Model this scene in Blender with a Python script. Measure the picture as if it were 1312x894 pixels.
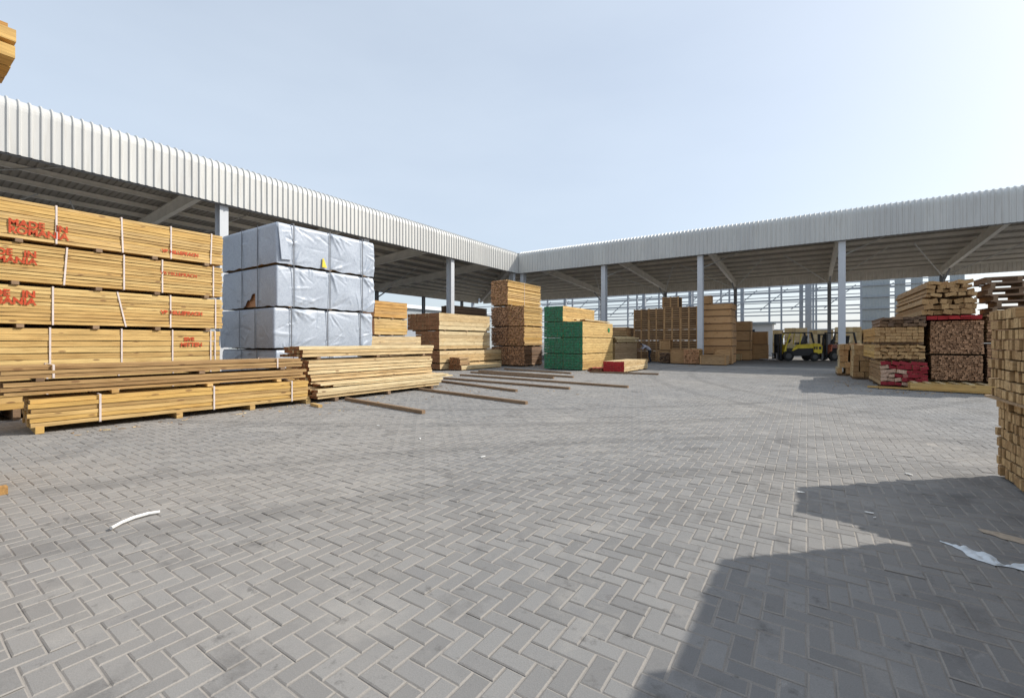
import bpy, bmesh, math, random
import numpy as np
from mathutils import Vector, Matrix, noise
R = math.radians
rnd = random.Random(11)
for o in list(bpy.data.objects): bpy.data.objects.remove(o)
S = bpy.context.scene
C = S.collection

# ------------------------------------------------------------------ camera, sky, sun, exposure
cam = bpy.data.objects.new('camera', bpy.data.cameras.new('camera')); C.objects.link(cam); S.camera = cam
cam.data.lens = 15.5; cam.data.sensor_width = 36.0; cam.data.clip_end = 3000; cam.data.clip_start = .05
cam.location = (0, 0, 1.5); cam.rotation_euler = (R(90), 0, R(33.8)); cam.data.shift_y = -9 / 1312
SUN_AZ, SUN_EL = 46.2, 36.5           # degrees clockwise from +Y, degrees above the horizon
W = bpy.data.worlds.new('World'); S.world = W; W.use_nodes = True
wt = W.node_tree; sky = wt.nodes.new('ShaderNodeTexSky'); sky.sky_type = 'NISHITA'; sky.sun_disc = False
sky.sun_elevation = R(SUN_EL); sky.sun_rotation = R(SUN_AZ); sky.dust_density = 2.2; sky.air_density = 1.0; sky.ozone_density = 1.0
veil = wt.nodes.new('ShaderNodeMix'); veil.data_type = 'RGBA';  veil.inputs[7].default_value = (5.7, 6.4, 7.2, 1)   # even high haze over the whole sky
wc = wt.nodes.new('ShaderNodeTexCoord'); wm = wt.nodes.new('ShaderNodeMapping'); wm.inputs['Scale'].default_value = (1.2, 1.2, 4.0); wm.inputs['Rotation'].default_value = (.3, .2, .6); wn = wt.nodes.new('ShaderNodeTexNoise'); wn.inputs['Scale'].default_value = 1.1; wn.inputs['Detail'].default_value = 5.; wr_ = wt.nodes.new('ShaderNodeMapRange')
for i_, v_ in enumerate((.3, .75, .52, .68)): wr_.inputs[i_ + 1].default_value = v_
wt.links.new(wc.outputs['Generated'], wm.inputs[0]); wt.links.new(wm.outputs[0], wn.inputs[0]); wt.links.new(wn.outputs[0], wr_.inputs[0]); wt.links.new(wr_.outputs[0], veil.inputs[0])   # faint thin cirrus, the same all round
wt.links.new(sky.outputs[0], veil.inputs[6]); wt.links.new(veil.outputs[2], wt.nodes['Background'].inputs[0]); wt.nodes['Background'].inputs[1].default_value = .12
sl = bpy.data.lights.new('sun', 'SUN'); sl.energy = 3.6; sl.angle = R(.55); sl.color = (1, .945, .86)
sun = bpy.data.objects.new('sun', sl); C.objects.link(sun); sun.location = (30, 30, 40)
sv = Vector((math.sin(R(SUN_AZ)) * math.cos(R(SUN_EL)), math.cos(R(SUN_AZ)) * math.cos(R(SUN_EL)), math.sin(R(SUN_EL))))
sun.rotation_euler = sv.to_track_quat('Z', 'Y').to_euler()
S.view_settings.view_transform = 'Standard'; S.view_settings.look = 'None'; S.view_settings.exposure = 0.35; S.view_settings.gamma = 1

# ------------------------------------------------------------------ materials
M = {}
def nodes(name):
    m = bpy.data.materials.new(name); m.use_nodes = True; t = m.node_tree
    return m, t, t.nodes['Principled BSDF']
def N(t, kind, **kw):
    n = t.nodes.new('ShaderNode' + kind)
    for k, v in kw.items():
        if k.startswith('i_'):
            key = k[2:]; n.inputs[int(key) if key.isdigit() else key.replace('_', ' ')].default_value = v
        else: setattr(n, k, v)
    return n
def L(t, a, b): t.links.new(a, b)
def mix(t, fac, a, b, mode='MIX'):
    n = t.nodes.new('ShaderNodeMix'); n.data_type = 'RGBA'; n.blend_type = mode
    for s, v in ((0, fac), (6, a), (7, b)):
        if isinstance(v, (int, float)): n.inputs[s].default_value = v
        elif isinstance(v, tuple): n.inputs[s].default_value = (*v, 1)
        else: L(t, v, n.inputs[s])
    return n.outputs[2]
def math_n(t, op, a, b=None):
    n = t.nodes.new('ShaderNodeMath'); n.operation = op
    for s, v in ((0, a), (1, b)):
        if v is None: continue
        if isinstance(v, (int, float)): n.inputs[s].default_value = v
        else: L(t, v, n.inputs[s])
    return n.outputs[0]
def ramp(t, fac, lo, hi, a=0., b=1.):
    n = t.nodes.new('ShaderNodeMapRange'); L(t, fac, n.inputs[0])
    for i, v in enumerate((lo, hi, a, b)): n.inputs[i + 1].default_value = v
    return n.outputs[0]
def tint_of(t):
    at = N(t, 'Attribute', attribute_name='tint'); ob = N(t, 'ObjectInfo')
    return math_n(t, 'FRACT', math_n(t, 'ADD', at.outputs['Fac'], ob.outputs['Random']))
def bump(t, bs, h, strength, dist=.01):
    b = N(t, 'Bump', i_Strength=strength, i_Distance=dist); L(t, h, b.inputs['Height']); L(t, b.outputs[0], bs.inputs['Normal'])
def wood(name, a, b, dark=.5, rough=.75, along=(1.2, 26, 26)):
    m, t, bs = nodes(name); tn = tint_of(t)
    co = N(t, 'TexCoord'); off = N(t, 'VectorMath', operation='ADD'); L(t, co.outputs['Object'], off.inputs[0])
    cb = N(t, 'CombineXYZ'); L(t, math_n(t, 'MULTIPLY', tn, 37.), cb.inputs[0]); L(t, math_n(t, 'MULTIPLY', tn, 11.), cb.inputs[1]); L(t, cb.outputs[0], off.inputs[1])
    mp = N(t, 'Mapping'); mp.inputs['Scale'].default_value = along; L(t, off.outputs[0], mp.inputs[0])
    ns = N(t, 'TexNoise', i_Scale=1.6, i_Detail=5., i_Roughness=.65, i_Distortion=.6); L(t, mp.outputs[0], ns.inputs[0])
    n2 = N(t, 'TexNoise', i_Scale=2.3, i_Detail=3.); L(t, off.outputs[0], n2.inputs[0])
    c = mix(t, tn, a, b)
    c = mix(t, ramp(t, math_n(t, 'FRACT', math_n(t, 'MULTIPLY', tn, 7.31)), .72, .95, 0, .55), c, mix(t, 1., c, (.60, .54, .48), 'MULTIPLY'))
    c = mix(t, ramp(t, math_n(t, 'FRACT', math_n(t, 'MULTIPLY', tn, 3.77)), .75, .95, 0, .5), c, mix(t, 1., c, (1.18, 1.2, 1.3), 'MULTIPLY'))
    c = mix(t, ramp(t, ns.outputs[0], .35, .7), c, mix(t, 1., c, (dark, dark * .93, dark * .84), 'MULTIPLY'))
    c = mix(t, ramp(t, n2.outputs[0], .52, .75, 0, .5), c, mix(t, 1., c, (.78, .66, .5), 'MULTIPLY'))
    v = N(t, 'TexVoronoi', i_Scale=1.); mk = N(t, 'Mapping'); mk.inputs['Scale'].default_value = (2.2, 7., 7.); L(t, off.outputs[0], mk.inputs[0]); L(t, mk.outputs[0], v.inputs[0])
    c = mix(t, ramp(t, v.outputs[0], .10, .16, .75, 0), c, (.16, .075, .03))
    L(t, c, bs.inputs['Base Color']); bs.inputs['Roughness'].default_value = rough
    bump(t, bs, ns.outputs[0], .35, .004)
    M[name] = m
def endgrain(name, a, b, rough=.85, sc=30., hard=None):
    m, t, bs = nodes(name); tn = tint_of(t); co = N(t, 'TexCoord')
    n2 = N(t, 'TexNoise', i_Scale=sc, i_Detail=4.); L(t, co.outputs['Object'], n2.inputs[0])
    c = mix(t, tn if hard is None else ramp(t, tn, hard, hard + .02), a, b); c = mix(t, ramp(t, n2.outputs[0], .4, .7), c, mix(t, 1., c, (.62, .55, .48), 'MULTIPLY'))
    L(t, c, bs.inputs['Base Color']); bs.inputs['Roughness'].default_value = rough; bump(t, bs, n2.outputs[0], .4, .004); M[name] = m
def plain(name, col, rough=.6, metal=0., var=.25, sc=6., bmp=0., spec=.5):
    m, t, bs = nodes(name); co = N(t, 'TexCoord'); n = N(t, 'TexNoise', i_Scale=sc, i_Detail=5.); L(t, co.outputs['Object'], n.inputs[0])
    d = tuple(x * (1 - var) for x in col)
    L(t, mix(t, ramp(t, n.outputs[0], .35, .7), col, d), bs.inputs['Base Color'])
    bs.inputs['Roughness'].default_value = rough; bs.inputs['Metallic'].default_value = metal; bs.inputs['Specular IOR Level'].default_value = spec
    if bmp: bump(t, bs, n.outputs[0], bmp, .02)
    M[name] = m
wood('pine_yellow', (.78, .56, .23), (.64, .41, .14)); wood('pine_orange', (.66, .36, .09), (.60, .36, .13)); wood('pine_cream', (.80, .66, .40), (.64, .46, .23))
wood('pine_gold', (.72, .46, .14), (.66, .46, .20)); wood('weathered', (.42, .26, .11), (.56, .37, .16), .5); wood('pale_brown', (.48, .34, .20), (.40, .27, .15))
wood('grey_brown', (.23, .15, .10), (.34, .22, .14), .5); wood('plywood', (.54, .31, .14), (.60, .36, .17), .8); wood('post_wood', (.52, .37, .19), (.44, .29, .14), .6)
wood('slab_wood', (.60, .42, .22), (.44, .27, .13)); wood('crate_wood', (.62, .38, .18), (.52, .30, .13)); wood('crate_inner', (.44, .27, .14), (.52, .32, .16)); wood('gap_shade', (.10, .065, .04), (.13, .08, .05)); wood('bearer_wood', (.33, .22, .13), (.24, .16, .10)); wood('red_board', (.30, .025, .025), (.36, .05, .04), .7)  # the near-black wood is the shade in crate and box gaps, as colour
endgrain('end_tan', (.55, .36, .17), (.40, .24, .11)); endgrain('end_brown', (.33, .16, .075), (.26, .13, .06)); endgrain('end_bark', (.60, .35, .20), (.28, .155, .085)); endgrain('end_post', (.62, .44, .22), (.40, .25, .11))
endgrain('end_green', (.025, .20, .095), (.05, .16, .095), .75, 9.); endgrain('end_red', (.48, .012, .012), (.40, .01, .015), .6); endgrain('end_redwhite', (.30, .012, .025), (.60, .42, .31), .7, hard=.66); endgrain('end_dark', (.12, .075, .05), (.26, .16, .09)); endgrain('end_pink', (.60, .34, .18), (.52, .26, .13))
plain('strap_white', (.75, .66, .62), .4); plain('strap_dark', (.12, .13, .15), .5); plain('stencil_red', (.62, .07, .02), .8, var=.5, sc=20)
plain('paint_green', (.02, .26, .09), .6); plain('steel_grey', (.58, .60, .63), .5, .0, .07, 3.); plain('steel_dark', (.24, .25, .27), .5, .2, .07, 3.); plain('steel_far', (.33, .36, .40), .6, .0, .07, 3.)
def sheet_metal():
    m, t, bs = nodes('sheet_white'); ob = N(t, 'ObjectInfo'); co = N(t, 'TexCoord'); n = N(t, 'TexNoise', i_Scale=1.5, i_Detail=6.); g = N(t, 'NewGeometry')
    mp = N(t, 'Mapping'); mp.inputs['Scale'].default_value = (6, 6, .5); L(t, g.outputs['Position'], mp.inputs[0]); L(t, mp.outputs[0], n.inputs[0])
    c = mix(t, ob.outputs['Random'], (.60, .60, .575), (.54, .54, .525)); c = mix(t, ramp(t, n.outputs[0], .5, .75, 0, .5), c, (.42, .40, .36))
    L(t, c, bs.inputs['Base Color']); bs.inputs['Roughness'].default_value = .42; M['sheet_white'] = m
sheet_metal()
plain('underside_lit', (.84, .80, .72), .5, 0, .15, 2.); plain('underside_shade', (.38, .345, .30), .5, 0, .12, 1.5); plain('clad_grey', (.36, .40, .42), .5, 0, .1, .6)  # bounce light on purlins and shade on roof sheets put into their colours
plain('far_white', (.72, .73, .73), .7, 0, .1, .3); plain('glass_dark', (.05, .07, .09), .1)
plain('fork_yellow', (.90, .68, .04), .4); plain('steel_rim', (.09, .09, .09), .5); plain('fork_black', (.02, .02, .022), .5); plain('rubber', (.025, .025, .025), .85); plain('fork_orange', (.55, .12, .04), .45); plain('fork_grey', (.35, .35, .36), .45)
plain('cloth_shirt', (.50, .48, .52), .9); plain('cloth_dark', (.03, .03, .04), .9); plain('skin', (.30, .17, .11), .6); plain('hair', (.012, .01, .01), .6)
plain('plastic_film', (.72, .78, .82), .3, 0, .1, 8); plain('pipe_white', (.85, .84, .80), .5); plain('sand', (.52, .43, .33), .95, 0, .3, 30, .3); plain('leaf_litter', (.62, .56, .48), .9)

def paver(name, joint=False):
    m, t, bs = nodes(name); g = N(t, 'NewGeometry'); tn = tint_of(t)
    big = N(t, 'TexNoise', i_Scale=.16, i_Detail=5., i_Roughness=.6); L(t, g.outputs['Position'], big.inputs[0])
    mid = N(t, 'TexNoise', i_Scale=1.1, i_Detail=7., i_Roughness=.7); L(t, g.outputs['Position'], mid.inputs[0])
    fine = N(t, 'TexNoise', i_Scale=160., i_Detail=3.); L(t, g.outputs['Position'], fine.inputs[0])
    spots = N(t, 'TexNoise', i_Scale=7., i_Detail=4., i_Roughness=.7); L(t, g.outputs['Position'], spots.inputs[0])
    if joint: c = mix(t, ramp(t, mid.outputs[0], .4, .65), (.335, .313, .287), (.25, .237, .22))
    else:
        c = mix(t, tn, (.205, .2025, .199), (.272, .268, .261))
        c = mix(t, ramp(t, tn, .9, 1., 0, .6), c, (.16, .16, .165))
    dust = ramp(t, big.outputs[0], .42, .66)
    c = mix(t, math_n(t, 'MULTIPLY', dust, .34), c, (.40, .36, .31))
    c = mix(t, ramp(t, mid.outputs[0], .54, .70, 0, .5), c, (.42, .395, .36))
    c = mix(t, ramp(t, mid.outputs[0], .45, .30, 0, .7), c, (.12, .115, .11))
    c = mix(t, ramp(t, spots.outputs[0], .60, .72, 0, .7), c, (.12, .115, .11))
    oil = N(t, 'TexNoise', i_Scale=2.6, i_Detail=6., i_Roughness=.75, i_Distortion=.8); L(t, g.outputs['Position'], oil.inputs[0])
    c = mix(t, ramp(t, oil.outputs[0], .62, .74, 0, .75), c, (.095, .092, .09))
    c = mix(t, ramp(t, oil.outputs[0], .36, .26, 0, .5), c, (.46, .44, .41))
    sp = N(t, 'SeparateXYZ'); L(t, g.outputs['Position'], sp.inputs[0])
    for (ax, ay, rad) in ((9., -6., 15.2), (9., -6., 16.9), (-22., 30., 27.4), (-22., 30., 29.2), (14., 26., 19.), (14., 26., 20.7)):      # worn wheel tracks of the trucks, wide arcs
        dd = math_n(t, 'SQRT', math_n(t, 'ADD', math_n(t, 'POWER', math_n(t, 'SUBTRACT', sp.outputs[0], ax), 2.), math_n(t, 'POWER', math_n(t, 'SUBTRACT', sp.outputs[1], ay), 2.)))
        band = ramp(t, math_n(t, 'ABSOLUTE', math_n(t, 'SUBTRACT', dd, rad)), .10, .22, 1., 0.)
        c = mix(t, math_n(t, 'MULTIPLY', band, ramp(t, mid.outputs[0], .4, .62, .05, .45)), c, (.115, .112, .11))
    c = mix(t, ramp(t, fine.outputs[0], .35, .7, 0, .35), c, mix(t, 1., c, (.55, .55, .55), 'MULTIPLY'))
    L(t, c, bs.inputs['Base Color']); bs.inputs['Roughness'].default_value = .9; bs.inputs['Specular IOR Level'].default_value = .25
    bump(t, bs, fine.outputs[0], .35, .003); M[name] = m
def worn_ink():
    m = M['stencil_red']; t = m.node_tree; bs = t.nodes['Principled BSDF']; co = N(t, 'TexCoord')
    mp = N(t, 'Mapping'); mp.inputs['Scale'].default_value = (9, 9, 45); L(t, co.outputs['Object'], mp.inputs[0]); n = N(t, 'TexNoise', i_Scale=1., i_Detail=5., i_Roughness=.7); L(t, mp.outputs[0], n.inputs[0])
    L(t, ramp(t, n.outputs[0], .5, .72, .97, .35), bs.inputs['Alpha'])
worn_ink()
paver('paver'); paver('joint_sand', True)

def tarp_mat():
    m, t, bs = nodes('tarp'); co = N(t, 'TexCoord'); g = co.outputs['Object']
    a = N(t, 'TexNoise', i_Scale=2.2, i_Detail=6., i_Roughness=.6, i_Distortion=1.2); L(t, g, a.inputs[0])
    b = N(t, 'TexNoise', i_Scale=9., i_Detail=5., i_Distortion=2.); L(t, g, b.inputs[0])
    r = math_n(t, 'ABSOLUTE', math_n(t, 'SUBTRACT', a.outputs[0], .5))
    hgt = math_n(t, 'ADD', math_n(t, 'MULTIPLY', ramp(t, r, 0, .03), .5), math_n(t, 'MULTIPLY', b.outputs[0], .5))
    L(t, mix(t, ramp(t, b.outputs[0], .4, .7), (.42, .47, .545), (.33, .375, .45)), bs.inputs['Base Color'])
    bs.inputs['Roughness'].default_value = .42; bump(t, bs, hgt, .14, .02); M['tarp'] = m
tarp_mat()

# ------------------------------------------------------------------ mesh helpers
BOX_F = ((0, 3, 2, 1), (4, 5, 6, 7), (0, 1, 5, 4), (2, 3, 7, 6), (1, 2, 6, 5), (3, 0, 4, 7))   # bottom top -y +y +x -x
class MB:
    def __init__(s): s.v = []; s.f = []; s.m = []; s.t = []
    def hexa(s, pts, mat=0, end=None, tint=None):
        b = len(s.v); s.v += [tuple(p) for p in pts]; tint = rnd.random() if tint is None else tint
        for i, f in enumerate(BOX_F):
            s.f.append(tuple(b + k for k in f)); s.m.append(end if (end is not None and i > 3) else mat); s.t.append(tint)
    def box(s, x0, x1, y0, y1, z0, z1, mat=0, end=None, tint=None, mt=None):
        p = [Vector(q) for q in ((x0, y0, z0), (x1, y0, z0), (x1, y1, z0), (x0, y1, z0), (x0, y0, z1), (x1, y0, z1), (x1, y1, z1), (x0, y1, z1))]
        if mt is not None: p = [mt @ q for q in p]
        s.hexa(p, mat, end, tint)
    def board(s, x0, x1, y0, y1, z0, z1, mat=0, end=None, tint=None, seg=7, amp=.006):
        b = len(s.v); tint = rnd.random() if tint is None else tint; py, pz = rnd.random() * 99, rnd.random() * 99; tw = rnd.uniform(-1, 1) * amp * .6
        for k in range(seg + 1):
            x = x0 + (x1 - x0) * k / seg; dy = noise.noise((x * .9, py, 0)) * amp * 1.6; dz = noise.noise((x * 1.1, pz, 5)) * amp; a = noise.noise((x * 1.7, py, 9)) * amp * .7
            s.v += [(x, y0 + dy, z0 + dz), (x, y1 + dy, z0 + dz + tw), (x, y1 + dy, z1 + dz + tw - abs(a)), (x, y0 + dy, z1 + dz - abs(a))]
        for k in range(seg):
            q = b + 4 * k
            for i in range(4): s.f.append((q + i, q + 4 + i, q + 4 + (i + 1) % 4, q + (i + 1) % 4)); s.m.append(mat); s.t.append(tint)
        s.f += [(b, b + 1, b + 2, b + 3), tuple(b + 4 * seg + i for i in (3, 2, 1, 0))]; s.m += [mat if end is None else end] * 2; s.t += [tint] * 2
    def bar(s, a, b, w, h, mat=0, up=(0, 0, 1)):
        a = Vector(a); b = Vector(b); d = (b - a).normalized(); u = Vector(up)
        sd = d.cross(u); sd = sd.normalized() if sd.length > 1e-5 else Vector((1, 0, 0)); u = sd.cross(d).normalized()
        sd *= w / 2; u *= h / 2
        s.hexa((a - sd - u, a + sd - u, b + sd - u, b - sd - u, a - sd + u, a + sd + u, b + sd + u, b - sd + u), mat)
    def prism(s, poly, y0, y1, mat=0, tint=.5):      # poly in x,z, extruded along y
        b = len(s.v); n = len(poly); s.v += [(x, y0, z) for x, z in poly] + [(x, y1, z) for x, z in poly]
        fs = [tuple(b + i for i in range(n)), tuple(b + n + i for i in reversed(range(n)))] + [(b + (i + 1) % n, b + i, b + n + i, b + n + (i + 1) % n) for i in range(n)]
        s.f += fs; s.m += [mat] * len(fs); s.t += [tint] * len(fs)
    def tube(s, a, b, r, n=10, mat=0, r2=None):
        a = Vector(a); b = Vector(b); d = (b - a).normalized(); x = d.orthogonal().normalized(); y = d.cross(x); r2 = r if r2 is None else r2; k = len(s.v)
        for c, q in ((a, r), (b, r2)):
            s.v += [tuple(c + x * q * math.cos(2 * math.pi * i / n) + y * q * math.sin(2 * math.pi * i / n)) for i in range(n)]
        fs = [(k + i, k + (i + 1) % n, k + n + (i + 1) % n, k + n + i) for i in range(n)] + [tuple(k + i for i in reversed(range(n))), tuple(k + n + i for i in range(n))]
        s.f += fs; s.m += [mat] * len(fs); s.t += [.5] * len(fs)
    def grid(s, rows, mat=0, closed=False):          # rows: list of equal length point lists
        b = len(s.v); n = len(rows[0])
        for r in rows: s.v += [tuple(p) for p in r]
        for i in range(len(rows) - 1):
            for j in range(n if closed else n - 1):
                s.f.append((b + i * n + j, b + i * n + (j + 1) % n, b + (i + 1) * n + (j + 1) % n, b + (i + 1) * n + j)); s.m.append(mat); s.t.append(.5)
    def mesh(s, name, mats):
        me = bpy.data.meshes.new(name); me.from_pydata(s.v, [], s.f)
        for k in mats: me.materials.append(M[k])
        me.polygons.foreach_set('material_index', s.m)
        at = me.attributes.new('tint', 'FLOAT', 'FACE'); at.data.foreach_set('value', s.t); me.update(); return me
    def build(s, name, mats, parent=None, bevel=0., smooth=False):
        me = s.mesh(name, mats if isinstance(mats, (list, tuple)) else [mats])
        if bevel or smooth:
            bm = bmesh.new(); bm.from_mesh(me)
            if bevel: bmesh.ops.bevel(bm, geom=bm.edges[:], offset=bevel, segments=2, profile=.6, affect='EDGES', clamp_overlap=True)
            bm.to_mesh(me); bm.free()
            if smooth: me.polygons.foreach_set('use_smooth', [True] * len(me.polygons))
        return link(name, me, parent)
def link(name, me, parent=None, loc=None, rot=None):
    o = bpy.data.objects.new(name, me); C.objects.link(o)
    if parent is not None: o.parent = parent
    if loc is not None: o.location = loc
    if rot is not None: o.rotation_euler = rot
    return o
def tag(o, label=None, cat=None, group=None, kind=None):
    for k, v in (('label', label), ('category', cat), ('group', group), ('kind', kind)):
        if v: o[k] = v
    return o
def thing(name, label, cat, loc=(0, 0, 0), rz=0., group=None):
    o = link(name, None, None, loc, (0, 0, R(rz))); o.empty_display_size = .2
    return tag(o, label, cat, group)
def part(name, mats, parent, *boxes, bevel=0.):
    b = MB()
    for q in boxes: b.box(*q)
    return b.build(name, mats, parent, bevel)

# ------------------------------------------------------------------ ground and paving bricks
XB0, XB1, YB0, YB1 = -21., 9., -3., 30.
b = MB()
b.v = [(XB0, YB0, -.005), (XB1, YB0, -.005), (XB1, YB1, -.005), (XB0, YB1, -.005)]; b.f = [(0, 1, 2, 3)]; b.m = [0]; b.t = [.5]
yard = tag(b.build('paved_yard', 'joint_sand'), 'grey block paved yard laid in a herringbone pattern', 'pavement', kind='structure')
b = MB(); G = 1500.
xs = (-G, XB0, XB1, G); ys = (-G, YB0, YB1, G)
for i in range(3):
    for j in range(3):
        if i == 1 and j == 1: continue
        k = len(b.v); b.v += [(xs[i], ys[j], -.002), (xs[i + 1], ys[j], -.002), (xs[i + 1], ys[j + 1], -.002), (xs[i], ys[j + 1], -.002)]; b.f.append((k, k + 1, k + 2, k + 3)); b.m.append(0); b.t.append(.45)
tag(b.build('ground', 'paver'), 'flat grey ground reaching away beyond the sheds', 'ground', kind='structure')
rs = np.random.RandomState(4); U = .105
ii, jj = np.meshgrid(np.arange(int(XB0 / U), int(XB1 / U)), np.arange(int(YB0 / U), int(YB1 / U)), indexing='ij')
kk = (ii - jj) % 4
bx = []
hz = kk == 0; vt = kk == 2
cx = np.concatenate([ii[hz] * U + U, ii[vt] * U + U / 2]); cy = np.concatenate([jj[hz] * U + U / 2, jj[vt] * U])
hx = np.concatenate([np.full(hz.sum(), U), np.full(vt.sum(), U / 2)]); hy = np.concatenate([np.full(hz.sum(), U / 2), np.full(vt.sum(), U)])
fx, fy = -math.sin(R(33.8)), math.cos(R(33.8))
D = cx * fx + cy * fy; Rr = cx * fy - cy * fx; dist = np.hypot(cx, cy)
keep = (D > -1.) & ((dist < 13.) | ((dist < 28.) & (D > 2) & (np.abs(Rr) < 1.35 * D))) & (cx > XB0 + .3) & (cx < XB1 - .3) & (cy > YB0 + .3) & (cy < YB1 - .3)
cx, cy, hx, hy, D, Rr = (a[keep] for a in (cx, cy, hx, hy, D, Rr))
vis = (D > .95) & (np.abs(Rr) < 1.12 * D) & (1.5 / np.maximum(D, .1) < .79)
order = np.argsort(np.where(vis, np.hypot(D, Rr * .6), 1e6)); near = order[:300]; far = np.ones(len(cx), bool); far[near] = False
def brick_verts(hx, hy, jit, r):
    n = len(hx); g = .002; ch = .0075; ax, ay = hx - g, hy - g; tx, ty = ax - ch, ay - ch
    sx = np.array([-1, 1, 1, -1]); sy = np.array([-1, -1, 1, 1])
    v = np.zeros((n, 12, 3))
    for k in range(4):
        for lvl, (qx, qy, z) in enumerate(((ax, ay, -.03), (ax, ay, -.0045), (tx, ty, 0.))):
            v[:, lvl * 4 + k, 0] = sx[k] * qx; v[:, lvl * 4 + k, 1] = sy[k] * qy; v[:, lvl * 4 + k, 2] = z
    v[:, :, 2] += jit[:, None] + v[:, :, 0] * r[:, :1] + v[:, :, 1] * r[:, 1:2]
    return v
BF = np.array([[8, 9, 10, 11]] + [[4 + k, 4 + (k + 1) % 4, 8 + (k + 1) % 4, 8 + k] for k in range(4)])
def brick_mesh(name, cx, cy, hx, hy, jit, r):
    v = brick_verts(hx, hy, jit, r); v[:, :, 0] += cx[:, None]; v[:, :, 1] += cy[:, None]; n = len(cx)
    f = (BF[None] + (np.arange(n) * 12)[:, None, None]).reshape(-1)
    me = bpy.data.meshes.new(name); me.vertices.add(n * 12); me.vertices.foreach_set('co', v.astype(np.float32).reshape(-1))
    me.loops.add(len(f)); me.loops.foreach_set('vertex_index', f.astype(np.int32)); me.polygons.add(n * 5)
    me.polygons.foreach_set('loop_start', np.arange(0, len(f), 4, dtype=np.int32)); me.polygons.foreach_set('loop_total', np.full(n * 5, 4, np.int32))
    me.materials.append(M['paver']); me.materials.append(M['joint_sand']); me.polygons.foreach_set('material_index', np.tile(np.array([0, 1, 1, 1, 1], np.int32), n)); at = me.attributes.new('tint', 'FLOAT', 'FACE'); at.data.foreach_set('value', np.repeat(rs.rand(n), 5).astype(np.float32) if n > 4 else np.zeros(n * 5, np.float32))
    me.polygons.foreach_set('use_smooth', np.zeros(n * 5, bool)); me.update(calc_edges=True); me.validate(); return me
nf = far.sum()
o = link('paving_bricks', brick_mesh('paving_bricks', cx[far], cy[far], hx[far], hy[far], rs.normal(0, .0014, nf), rs.normal(0, .0055, (nf, 2))), yard); o['kind'] = 'stuff'
one = np.zeros(1); r0 = np.zeros((1, 2))
BH = brick_mesh('paving_brick', one, one, np.array([U]), np.array([U / 2]), one, r0); BV = brick_mesh('paving_brick', one, one, np.array([U / 2]), np.array([U]), one, r0)
for k in near:
    link('paving_brick', BH if hx[k] > .07 else BV, yard, (cx[k], cy[k], rs.normal(0, .0011)), (rs.normal(0, .0055), rs.normal(0, .0055), rs.normal(0, .006)))

# ------------------------------------------------------------------ the two open sheds
EAVE, TOP, DEP, REAR = 7.42, 9.27, 18.5, 7.0
def rib_profile(w=1.0, pitch=.25, h=.048):
    pts = []
    n = int(round(w / pitch))
    for k in range(n):
        a = k * pitch
        pts += [(a, 0), (a + .14, 0), (a + .165, h), (a + .205, h), (a + .23, 0)]
    return pts + [(w, 0)]
RP = rib_profile()
def fascia_mesh():
    pr = [(0, EAVE), (0, 8.2), (0, 8.86)]
    for k in range(1, 7):
        a = k / 6 * math.pi / 2 * .93; pr.append((.40 * (1 - math.cos(a)), 8.86 + .40 * math.sin(a)))
    pr.append((1.1, 9.22)); nr = []
    for i, p in enumerate(pr):
        q0 = pr[max(i - 1, 0)]; q1 = pr[min(i + 1, len(pr) - 1)]; d = Vector((q1[0] - q0[0], q1[1] - q0[1])).normalized(); nr.append((-d.y, d.x))
    b = MB(); b.grid([[(u + .0015, p[0] + n[0] * (h + .002), p[1] + n[1] * (h + .002)) for u, h in RP] for p, n in zip(pr, nr)]); return b.mesh('fascia_panel', ['sheet_white'])
FM = fascia_mesh()
def rear_mesh():
    b = MB(); b.grid([[(u, -h, z) for u, h in RP] for z in (REAR, 7.95)]); return b.mesh('rear_panel', ['underside_lit'])
RM = rear_mesh()
def roof_z(y): return 9.16 - (9.16 - 7.92) * y / DEP
def sheet_mesh(y0a, y0b, y1a, y1b):
    b = MB(); rows = []
    for k in range(2):
        rows.append([(u, (y0a + (y0b - y0a) * u) if k == 0 else (y1a + (y1b - y1a) * u), 0) for u, h in RP])
    rows = [[(x, y, roof_z(y) + h) for (x, y, z), (u, h) in zip(r, RP)] for r in rows]
    b.grid(rows); return b.mesh('roof_sheet', ['underside_shade'])
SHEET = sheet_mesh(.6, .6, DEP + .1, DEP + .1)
def h_col(z1, dw=.46, fl=.34):
    b = MB(); b.box(-fl / 2, fl / 2, -dw / 2, -dw / 2 + .03, 0, z1); b.box(-fl / 2, fl / 2, dw / 2 - .03, dw / 2, 0, z1); b.box(-.012, .012, -dw / 2 + .03, dw / 2 - .03, 0, z1)
    b.box(-fl / 2 - .06, fl / 2 + .06, -dw / 2 - .06, dw / 2 + .06, 0, .03); return b
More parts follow.
